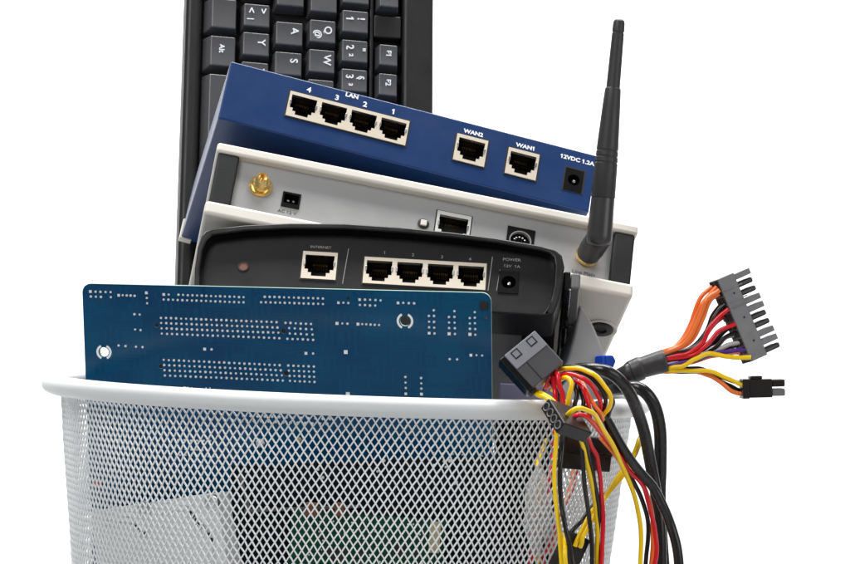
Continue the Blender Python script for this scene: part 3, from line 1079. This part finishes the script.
# --- main board power cable (sleeve, 20-way plug, 4-way plug)
YA = -0.046
root = empty('power_cable', P(640, 368, YA))
tag(root, 'power cable in a grey sleeve fanning into coloured wires and two plugs', 'power cable')
sp = [(606, 384, YA + .012), (620, 377.5, YA + .004), (629, 373, YA), (631, 372.2, YA), (637, 369.8, YA), (641, 368, YA), (643, 367.4, YA), (656, 363.3, YA), (664, 361.4, YA), (666, 360.9, YA)]
sr = [8.0, 9.2, 9.6, 11.4, 12.0, 11.9, 10.6, 11.4, 12.3, 11.6]
q = [P(*p) - root.location for p in sp]
qs = spline(q, 6)
rs_ = []
for i in range(len(sr) - 1):
    for k in range(6):
        t = k / 6
        rs_.append((sr[i] * (1 - t) + sr[i + 1] * t) * .000498)
rs_.append(sr[-1] * .000498)
MB().tube(qs, 0, n=28, rr=rs_).build('sleeve', M['sleeve'], root, smooth=60)
# 20-way plug: long axis (34,82), pins along (.92,-.385), turned back about its long axis
O20 = P(717.5, 279.5, YA - .006)
a28 = R(24)
m20 = orient(root.location, O20, (.3835, .9235, 0), (.9235 * math.cos(a28), -.3835 * math.cos(a28), math.sin(a28)))
# local: x along the row, z towards the pins, y = thickness, positive y must point away from the camera
away = 1 if (m20.to_3x3() @ Vector((0, 1, 0))).y > 0 else -1
L20 = .0442
T20 = .0098
ZB = .0100
pk = MB().box(0, L20, min(0, away * T20), max(0, away * T20), 0, ZB).build('plug', M['conn'], root, bevel=.0004)
pk.matrix_basis = m20
pl = MB()
for xx in (.0066, .0130, .0158):
    pl.box(xx - .0003, xx + .0003, -away * .0004 if away > 0 else 0, 0 if away > 0 else .0004, .001, ZB + .002)
pl.build('keying_ridges', M['conn'], pk, bevel=.0001)
hs = MB()
for xx in (.0095, .0225, .0350):
    hs.lathe((xx, -away * .00005, .0058), (0, away, 0), [(0, .0006), (.0002, .0006), (.0002, 0)], n=12)
hs.build('latch_dimples', M['dark'], pk)
for k in range(10):
    kind = 'SRRSSRRSSR'[k]
    x0 = .0003 + k * .00441
    for rowi in range(2):
        ya, yb = (away * .0006, away * (T20 / 2 - .0006)) if rowi == 0 else (away * (T20 / 2 + .0006), away * (T20 - .0006))
        h = .0096 if kind == 'S' else .0092
        o = MB().box(x0 + .0006, x0 + .0036 - (0 if kind == 'S' else .0002), min(ya, yb), max(ya, yb), ZB - .0002, ZB + h).build('pin_housing', M['conn'] if kind == 'S' else M['conn_dark'], pk, bevel=.0003 if kind == 'S' else .0009, seg=2)
MB().box(.0145, .0215, away * T20 if away > 0 else -T20 - .003, away * T20 + .003 if away > 0 else -T20, .001, ZB + .003).build('latch', M['conn'], pk, bevel=.0004)
wf = MB()
for k in range(10):
    for j in range(2):
        yc = away * (T20 * (.27 + .46 * j))
        x0 = .0003 + k * .00441
        wf.box(x0 + .0004, x0 + .0040, yc - .0017, yc + .0017, -.0003, .0001)
wf.build('wire_entries', M['dark'], pk, smooth=0)

W20 = [
    ('orange', [(663, 351.5), (681, 343.5), (694, 324), (703, 303), (717, 287)], -1),
    ('orange', [(663, 353), (686, 342.5), (699, 318), (707, 300), (719.5, 290)], -3),
    ('orange', [(663, 354), (690, 342), (702.5, 318), (709, 302), (719, 293.5)], -2),
    ('orange', [(663, 352), (677, 345.5), (690, 325), (699.5, 300), (714.5, 284.5)], 3),
    ('blackw', [(664, 355.5), (690, 349), (705, 333), (713, 316), (723, 302)], 2),
    ('blackw', [(664, 356.5), (694, 348), (708, 331), (716, 315), (725, 304.5)], -1),
    ('red', [(664, 358.5), (688, 353.5), (702, 343), (711, 325), (728.5, 309)], -3),
    ('red', [(664, 360), (692, 355), (708, 344.5), (719, 331), (735.5, 324)], -3),
    ('red', [(664, 359), (686, 354.5), (700, 345), (709, 330), (724, 316)], 2),
    ('blackw', [(664, 361), (692, 356.5), (712, 346), (722, 334), (737, 321)], 3),
    ('blackw', [(664, 362.5), (694, 357.5), (713, 349.5), (724, 338), (738, 331)], 0),
    ('greyw', [(664, 363), (696, 357.5), (714, 347.5), (726, 338), (741, 333.5)], 2),
    ('greyw', [(664, 364), (698, 358), (716, 351), (730, 344), (744, 342.5)], 0),
    ('blackw', [(664, 365), (698, 359.5), (718, 353), (732, 347), (744, 345)], 3),
    ('purple', [(664, 366), (690, 361), (711, 354), (728, 351.5), (747, 349.5)], -2),
    ('orange', [(664, 367), (690, 363), (712, 356), (730, 353), (746, 352)], 3),
    ('yellow', [(665, 369), (682, 366), (696, 358.5), (708, 354.3), (722, 355.2), (736, 358), (751, 357.5)], -4),
    # four-way branch
    ('blackw', [(665, 370.5), (690, 368.5), (706, 370), (724, 378), (747, 385)], 2),
    ('yellow', [(665, 371.5), (686, 370.5), (704, 371), (722, 375.5), (736, 382), (747, 387)], -2),
    ('orange', [(665, 372), (690, 371), (704, 373.5), (718, 380.5), (732, 390.5), (747, 395)], 0),
    ('blackw', [(665, 371), (692, 371.5), (708, 375), (722, 382), (736, 389), (747, 393)], 3),
]
for c, pts, dy in W20:
    n = len(pts)
    wire(root, c, [(u, v, YA - .004 + dy * .0011 * min(1, i / 1.5) + .002) for i, (u, v) in enumerate(pts)])
# four-way plug
O4 = P(745, 379.5, YA - .006)
m4 = orient(root.location, O4, (1, -.02, 0.1), (0.02, -1, 0))
p4 = empty('plug', (0, 0, 0))
COL.objects.unlink(p4)
bpy.data.objects.remove(p4)
pk4 = MB().box(.0022, .0138, 0, .0082, -.0092, 0).build('plug', M['conn_dark'], root, bevel=.0004)
pk4.matrix_basis = m4
MB().box(-.0012, .0022, -.0004, .0086, -.0096, .0002).build('flange', M['conn_dark'], pk4, bevel=.0004)
MB().box(.003, .009, .001, .0072, 0, .0016).build('latch', M['conn_dark'], pk4, bevel=.0004)
for zz in (-.0040, -.0086):
    for yy in (.0004, .0044):
        MB().box(.0137, .0204, yy, yy + .0036, zz, zz + .0037).build('pin_housing', M['conn_dark'] if zz > -.005 else M['conn'], pk4, bevel=.0007)

# --- drive power cable: two four-pin plugs, a flat plug, wires over the rim
YB = -0.118
root = empty('drive_cable', P(570, 405, YB))
tag(root, 'bundle of red, yellow and black wires with black plugs looping over the rim', 'drive cable')


def oplug(name, material, u, v, y, xd, zd, lx, ly, lz, bevel=.0008):
    """block centred on a point; lx along xd, lz along zd, ly through"""
    m = orient(root.location, P(u, v, y), xd, zd)
    o = MB().box(-lx / 2, lx / 2, -ly / 2, ly / 2, -lz / 2, lz / 2).build(name, M[material], root, bevel=bevel)
    o.matrix_basis = m
    s = 1 if (m.to_3x3() @ Vector((0, 1, 0))).y < 0 else -1
    return o, s          # s: sign of local y that faces the camera


# big worn plug
k = .000472
o, s = oplug('drive_plug', 'conn_mid', 533, 362.5, YB - .006, (28, 30.7, -10), (28.6, -28, 12), .0205, .0105, .0198)
yF = s * .00525
f1 = MB().box(-.0102, -.0012, min(yF, yF + s * .0006), max(yF, yF + s * .0006), -.0096, .0096).build('worn_face', M['conn_light'], o, bevel=.0004)
for zc in (-.0048, .0048):
    yo = yF + s * .0007
    hole = MB()
    hole.plate([(-.0092, zc + .0021), (-.0050, zc + .0021), (-.0050, zc - .0021), (-.0092, zc - .0021)], [[(-.0087, zc + .0015), (-.0057, zc + .0015), (-.0057, zc - .0015), (-.0087, zc - .0015)]], 0, .0002, back=False)
    h = hole.build('window_frame', M['dark'], o, smooth=0)
    h.location.y = yo if s < 0 else yo - .0
MB().box(-.0012, .0100, min(yF, yF + s * .0002), max(yF, yF + s * .0002), -.0040, -.0035).build('seam', M['dark'], o)
MB().box(-.0104, .0102, -.0050, .0050, -.0125, -.0098).build('side_cheek', M['black_gloss'], o, bevel=.0006)
MB().box(.0085, .0118, -.003, .003, -.0118, -.0085).build('cheek_tip', M['dark'], o, bevel=.0008)
# small black plug with four holes
o, s = oplug('drive_plug', 'conn_dark', 563.5, 419.5, -.146, (27.5, 12.5, 6), (25.5, 20, -10), .0190, .0066, .0182)
m = o.matrix_basis
# re-orient so its long row of holes runs down to the right
X = Vector((27.5, 11, 14)); Zd = Vector((25.5, 20, -8))
o.matrix_basis = orient(root.location, P(566.5, 420.5, -.148), (25, 9.5, 22), (25.5, 20, 0))
o['label'] = 'black plug with four round holes'
ends = o.matrix_basis.to_3x3() @ Vector((1, 0, 0))
for i in range(4):
    z = (i - 1.5) * .0043
    MB().lathe((-.0095, 0, z), (-1, 0, 0), [(0, .0021), (.0003, .0021), (.0004, .0016), (-.002, .0015)], n=18, caps=False).build('pin_tube', M['steel'], o)
    MB().lathe((-.00955, 0, z), (-1, 0, 0), [(0, .0013), (.0001, .0013), (.0001, 0)], n=14).build('pin_hole', M['dark'], o)
# flat plug below it
o, s = oplug('flat_plug', 'conn_dark', 585, 453, -.101, (1, .10, .42), (.13, -1, 0), .0255, .0070, .0160, .0006)
MB().box(-.0128, .0128, -.0042, .0042, -.0006, .0008).build('ridge', M['black_gloss'], o, bevel=.0003)
# lowest plug, partly below the frame
o, s = oplug('drive_plug', 'conn_dark', 569, 553, -.104, (.9, .45, .3), (.5, -.85, .1), .0125, .007, .020, .0008)

y = yfront
WB = [
    # loops above the rim
    ('yellow', [(545, 386, YB), (556, 372, YB - .004), (577.5, 368.4, YB - .012), (592, 374, YB - .016), (604.7, 386, YB - .016), (610.6, 397.4, YB - .014), (608.5, 408.6, YB - .010), (602, 416, YB - .006), (592, 425, YB - .004)]),
    ('blackw', [(546, 384, YB + .002), (558, 371, YB - .001), (573, 369, YB - .008), (588.7, 376, YB - .014), (600, 388, YB - .014), (605.5, 399, YB - .012), (603, 410, YB - .006), (596, 424, YB - .002)]),
    ('blackw', [(548, 384, YB + .006), (562, 369, YB + .004), (580, 367.5, YB - .004), (596, 376.5, YB - .010), (607, 391, YB - .010), (612, 402, YB - .008), (610, 412, YB - .004), (606, 424, YB)]),
    ('red', [(545, 388, YB), (558, 377, YB - .008), (572.8, 374.6, YB - .013), (585.5, 380, YB - .016), (596.7, 392.7, YB - .016), (601, 405.4, YB - .010), (598, 418, YB - .004)]),
    ('red', [(548, 386, YB + .002), (556, 372.5, YB - .010), (560.8, 388, YB - .014), (563.4, 403, YB - .016), (566, 412, YB - .016)]),
    ('red', [(546, 388, YB), (551.7, 375.8, YB - .008), (554.4, 390, YB - .010), (556, 403, YB - .014)]),
    ('red', [(572, 381, YB), (578.6, 382.6, YB - .010), (584.6, 392.7, YB - .014), (589, 407, YB - .014), (590, 420, YB - .01)]),
    ('orange', [(578, 380, YB + .002), (584.6, 387, YB - .008), (592, 402, YB - .012), (599, 411, YB - .012), (603, 420, YB - .008)]),
    ('yellow', [(552, 390, YB), (562.4, 379, YB - .010), (569.4, 379.6, YB - .016), (570.6, 390, YB - .018), (567, 405.4, YB - .016), (563, 414, YB - .012)]),
    ('blackw', [(571, 378, YB + .002), (574.8, 384, YB - .006), (576.4, 394, YB - .010), (574.8, 408, YB - .012), (572, 418, YB - .010)]),
    ('blackw', [(577, 380, YB), (580.5, 388, YB - .004), (584, 400, YB - .008), (583, 412, YB - .01)]),
    ('blackw', [(545, 390, YB + .002), (550, 382, YB - .004), (557, 392, YB - .008), (559, 406, YB - .010)]),
    ('greyw', [(569, 392, YB + .006), (570, 400, YB + .002), (571, 412, YB)], ),
    ('yellow', [(530, 391, YB - .002), (538, 395, YB - .014), (546, 397.5, YB - .018), (553, 403, YB - .02)]),
    ('yellow', [(533, 389, YB - .002), (541, 392.6, YB - .014), (549, 397, YB - .018), (556, 404, YB - .02)]),
    # hanging over the outside of the mesh
    ('yellow', [(552, 418, YB - .020), (554, 421, y(554) - .002), (555, 425, y(555)), (556.4, 445, y(556)), (554.6, 470, y(555)), (556, 503, y(556)), (559.5, 530, y(560)), (562, 570, y(562))]),
    ('blackw', [(560, 424, YB - .012), (563, 440, y(563)), (560, 470, y(560) - .001), (561.5, 500, y(561) - .001), (565, 525, y(565) - .006), (570, 546, y(570) - .008), (573, 572, y(573) - .008)]),
    ('yellow', [(564, 534, y(566) + .002), (565, 553, y(565) - .009), (566, 572, y(566) - .009)]),
    ('blackw', [(580, 432, YB - .008), (581.5, 445, y(581) - .007), (584.5, 487, y(584) - .004), (589.5, 515, y(589)), (591.5, 545, y(591)), (592, 572, y(592))]),
    ('yellow', [(580, 432, YB - .01), (583, 447, y(583) - .008), (589.3, 473, y(589) - .004), (595, 503.5, y(595)), (596.5, 526, y(596)), (597, 572, y(597))]),
    ('blackw', [(584, 434, YB - .01), (588, 452, y(588) - .006), (594, 478, y(594) - .004), (598, 505, y(598) - .002), (598.5, 535, y(598)), (598, 572, y(598))]),
    ('red', [(586, 434, YB - .01), (590.5, 444, y(590) - .008), (597, 458, y(597) - .007), (600.8, 479, y(600) - .006), (602.2, 506, y(602) - .004), (603, 537, y(603) - .004), (600.6, 572, y(600) - .004)]),
    ('yellow', [(566, 417, -.150), (573.5, 410, -.154), (582, 408.6, -.152), (592, 413.5, -.144), (605, 431, -.128), (616.4, 452.4, -.115), (625, 473, -.106), (634, 494, -.100), (640.5, 526, -.098), (640, 572, -.098)]),
    ('red', [(570, 418, -.146), (580, 414, -.148), (590, 419, -.142), (604, 436, -.124), (618, 455, -.110), (630, 471.5, -.102), (645, 490, -.096), (653.5, 520, -.094), (656, 544, -.094), (653.5, 572, -.094)]),
    ('orange', [(601, 438, -.120), (617, 457, -.104), (632, 474, -.096), (645.5, 489, -.091), (652, 512, -.090), (653, 540, -.090), (650.5, 572, -.090)]),
    ('blackw', [(585, 407, -.134), (597, 418, -.130), (608, 436, -.114), (622, 462, -.102), (635, 484, -.094), (646, 512, -.090), (648, 540, -.090), (645, 572, -.090)]),
    ('yellow', [(641, 436, -.060), (636.7, 446, -.066), (625, 468, -.076), (605, 496, -.090), (591, 513, -.098), (579, 536, -.108), (575, 546, -.108)]),
    ('yellow', [(641, 441, -.060), (634, 456, -.066), (622, 476, -.076), (603, 501, -.092), (593, 516, -.100), (584, 536, -.110), (580, 547, -.108)]),
    ('blackw', [(606, 494, -.084), (596, 503, -.092), (584, 517, -.100), (574, 530, -.104), (568, 542, -.104)]),
]
for row_ in WB:
    wire(root, row_[0], row_[1])
# wires inside the bin
root_in = empty('inner_cable', P(545, 500, -.08))
tag(root_in, 'loose red, yellow and orange wires hanging inside the basket behind the mesh', 'wire bundle')
for c, pts in (('red', [(556, 425, -.072), (552, 462, -.080), (545, 500, -.086), (533, 545, -.086), (528, 580, -.086)]),
               ('yellow', [(546, 440, -.050), (538, 462, -.074), (541, 485, -.084), (540, 530, -.084), (536, 580, -.084)]),
               ('orange', [(580, 450, -.066), (572, 478, -.074), (566, 500, -.080), (556, 530, -.080), (548, 580, -.08)]),
               ('red', [(584, 450, -.060), (575, 480, -.070), (562, 512, -.078), (548, 545, -.080), (540, 580, -.08)])):
    wire(root_in, c, pts)

# --- thick black cables over the right-hand rim
for lab, pts, r in (
    ('thick glossy black cable arching out from behind the coloured wires over the rim', [(556, 384, -.060), (566, 374, -.074), (580.7, 369, -.090), (600, 369.8, -.098), (612.7, 374.6, -.098), (623.8, 384.7, -.094), (632, 398, -.088), (639, 415, -.080), (645, 435, -.074), (650, 461, -.068), (656, 494, -.066), (660, 530, -.066), (661, 575, -.066)], .0030),
    ('thick black cable curving out from under the grey sleeve, outermost at the rim', [(604, 392, -.030), (618, 388, -.050), (634, 387, -.060), (646, 393, -.062), (655, 407, -.060), (660, 430, -.056), (660.5, 465, -.052), (659.6, 494, -.050), (661, 530, -.050), (664, 575, -.050)], .0032),
    ('slimmer black cable slanting from the plugs to the lower right of the bundle', [(596, 404, -.124), (608, 422, -.118), (619, 442, -.112), (630, 459, -.106), (641, 473, -.100), (653, 487, -.096), (663, 506, -.094), (671, 526, -.092), (677, 548, -.092), (680, 576, -.092)], .0024),
):
    base = P(*pts[4])
    e = MB().tube(spline([P(*p) - base for p in pts], 12), r, n=18).build('black_cable', M['cable'], smooth=80)
    e.location = base
    tag(e, lab, 'cable', 'black cables hanging over the rim')

# ------------------------------------------------------------------ camera, light
cam = bpy.data.cameras.new('camera')
co = bpy.data.objects.new('camera', cam)
COL.objects.link(co)
cam.sensor_width = 36
cam.lens = 36 / (KPX * 850)
cam.clip_start = 0.05
cam.clip_end = 60
co.matrix_world = Matrix(((cr.x, cu.x, -cf.x, CAM.x), (cr.y, cu.y, -cf.y, CAM.y), (cr.z, cu.z, -cf.z, CAM.z), (0, 0, 0, 1)))
SC.camera = co

w = bpy.data.worlds.new('World')
SC.world = w
w.use_nodes = True
bg = w.node_tree.nodes['Background']
bg.inputs[0].default_value = (1, 1, 1, 1)
bg.inputs[1].default_value = 0.2


def area(name, loc, target, size, power, size_y=None, col=(1, 1, 1)):
    l = bpy.data.lights.new(name, 'AREA')
    l.energy = power
    l.color = col
    l.shape = 'RECTANGLE'
    l.size = size
    l.size_y = size_y or size
    o = bpy.data.objects.new(name, l)
    COL.objects.link(o)
    o.location = loc
    d = Vector(target) - Vector(loc)
    o.rotation_euler = d.to_track_quat('-Z', 'Y').to_euler()
    return o


area('key_softbox', (-0.7, -1.05, 1.5), (0, 0, .38), .8, 15.5)
area('fill_softbox', (1.3, -1.0, 0.7), (0, 0, .35), .9, 6)
area('backdrop_lamp', (0, 0.55, 2.2), (0, 1.7, 0.55), 2.2, 130, 0.6)

SC.render.engine = 'CYCLES'
SC.cycles.use_denoising = True
SC.cycles.max_bounces = 8
SC.view_settings.view_transform = 'Standard'
SC.view_settings.look = 'None'
SC.view_settings.exposure = 0
SC.view_settings.gamma = 1
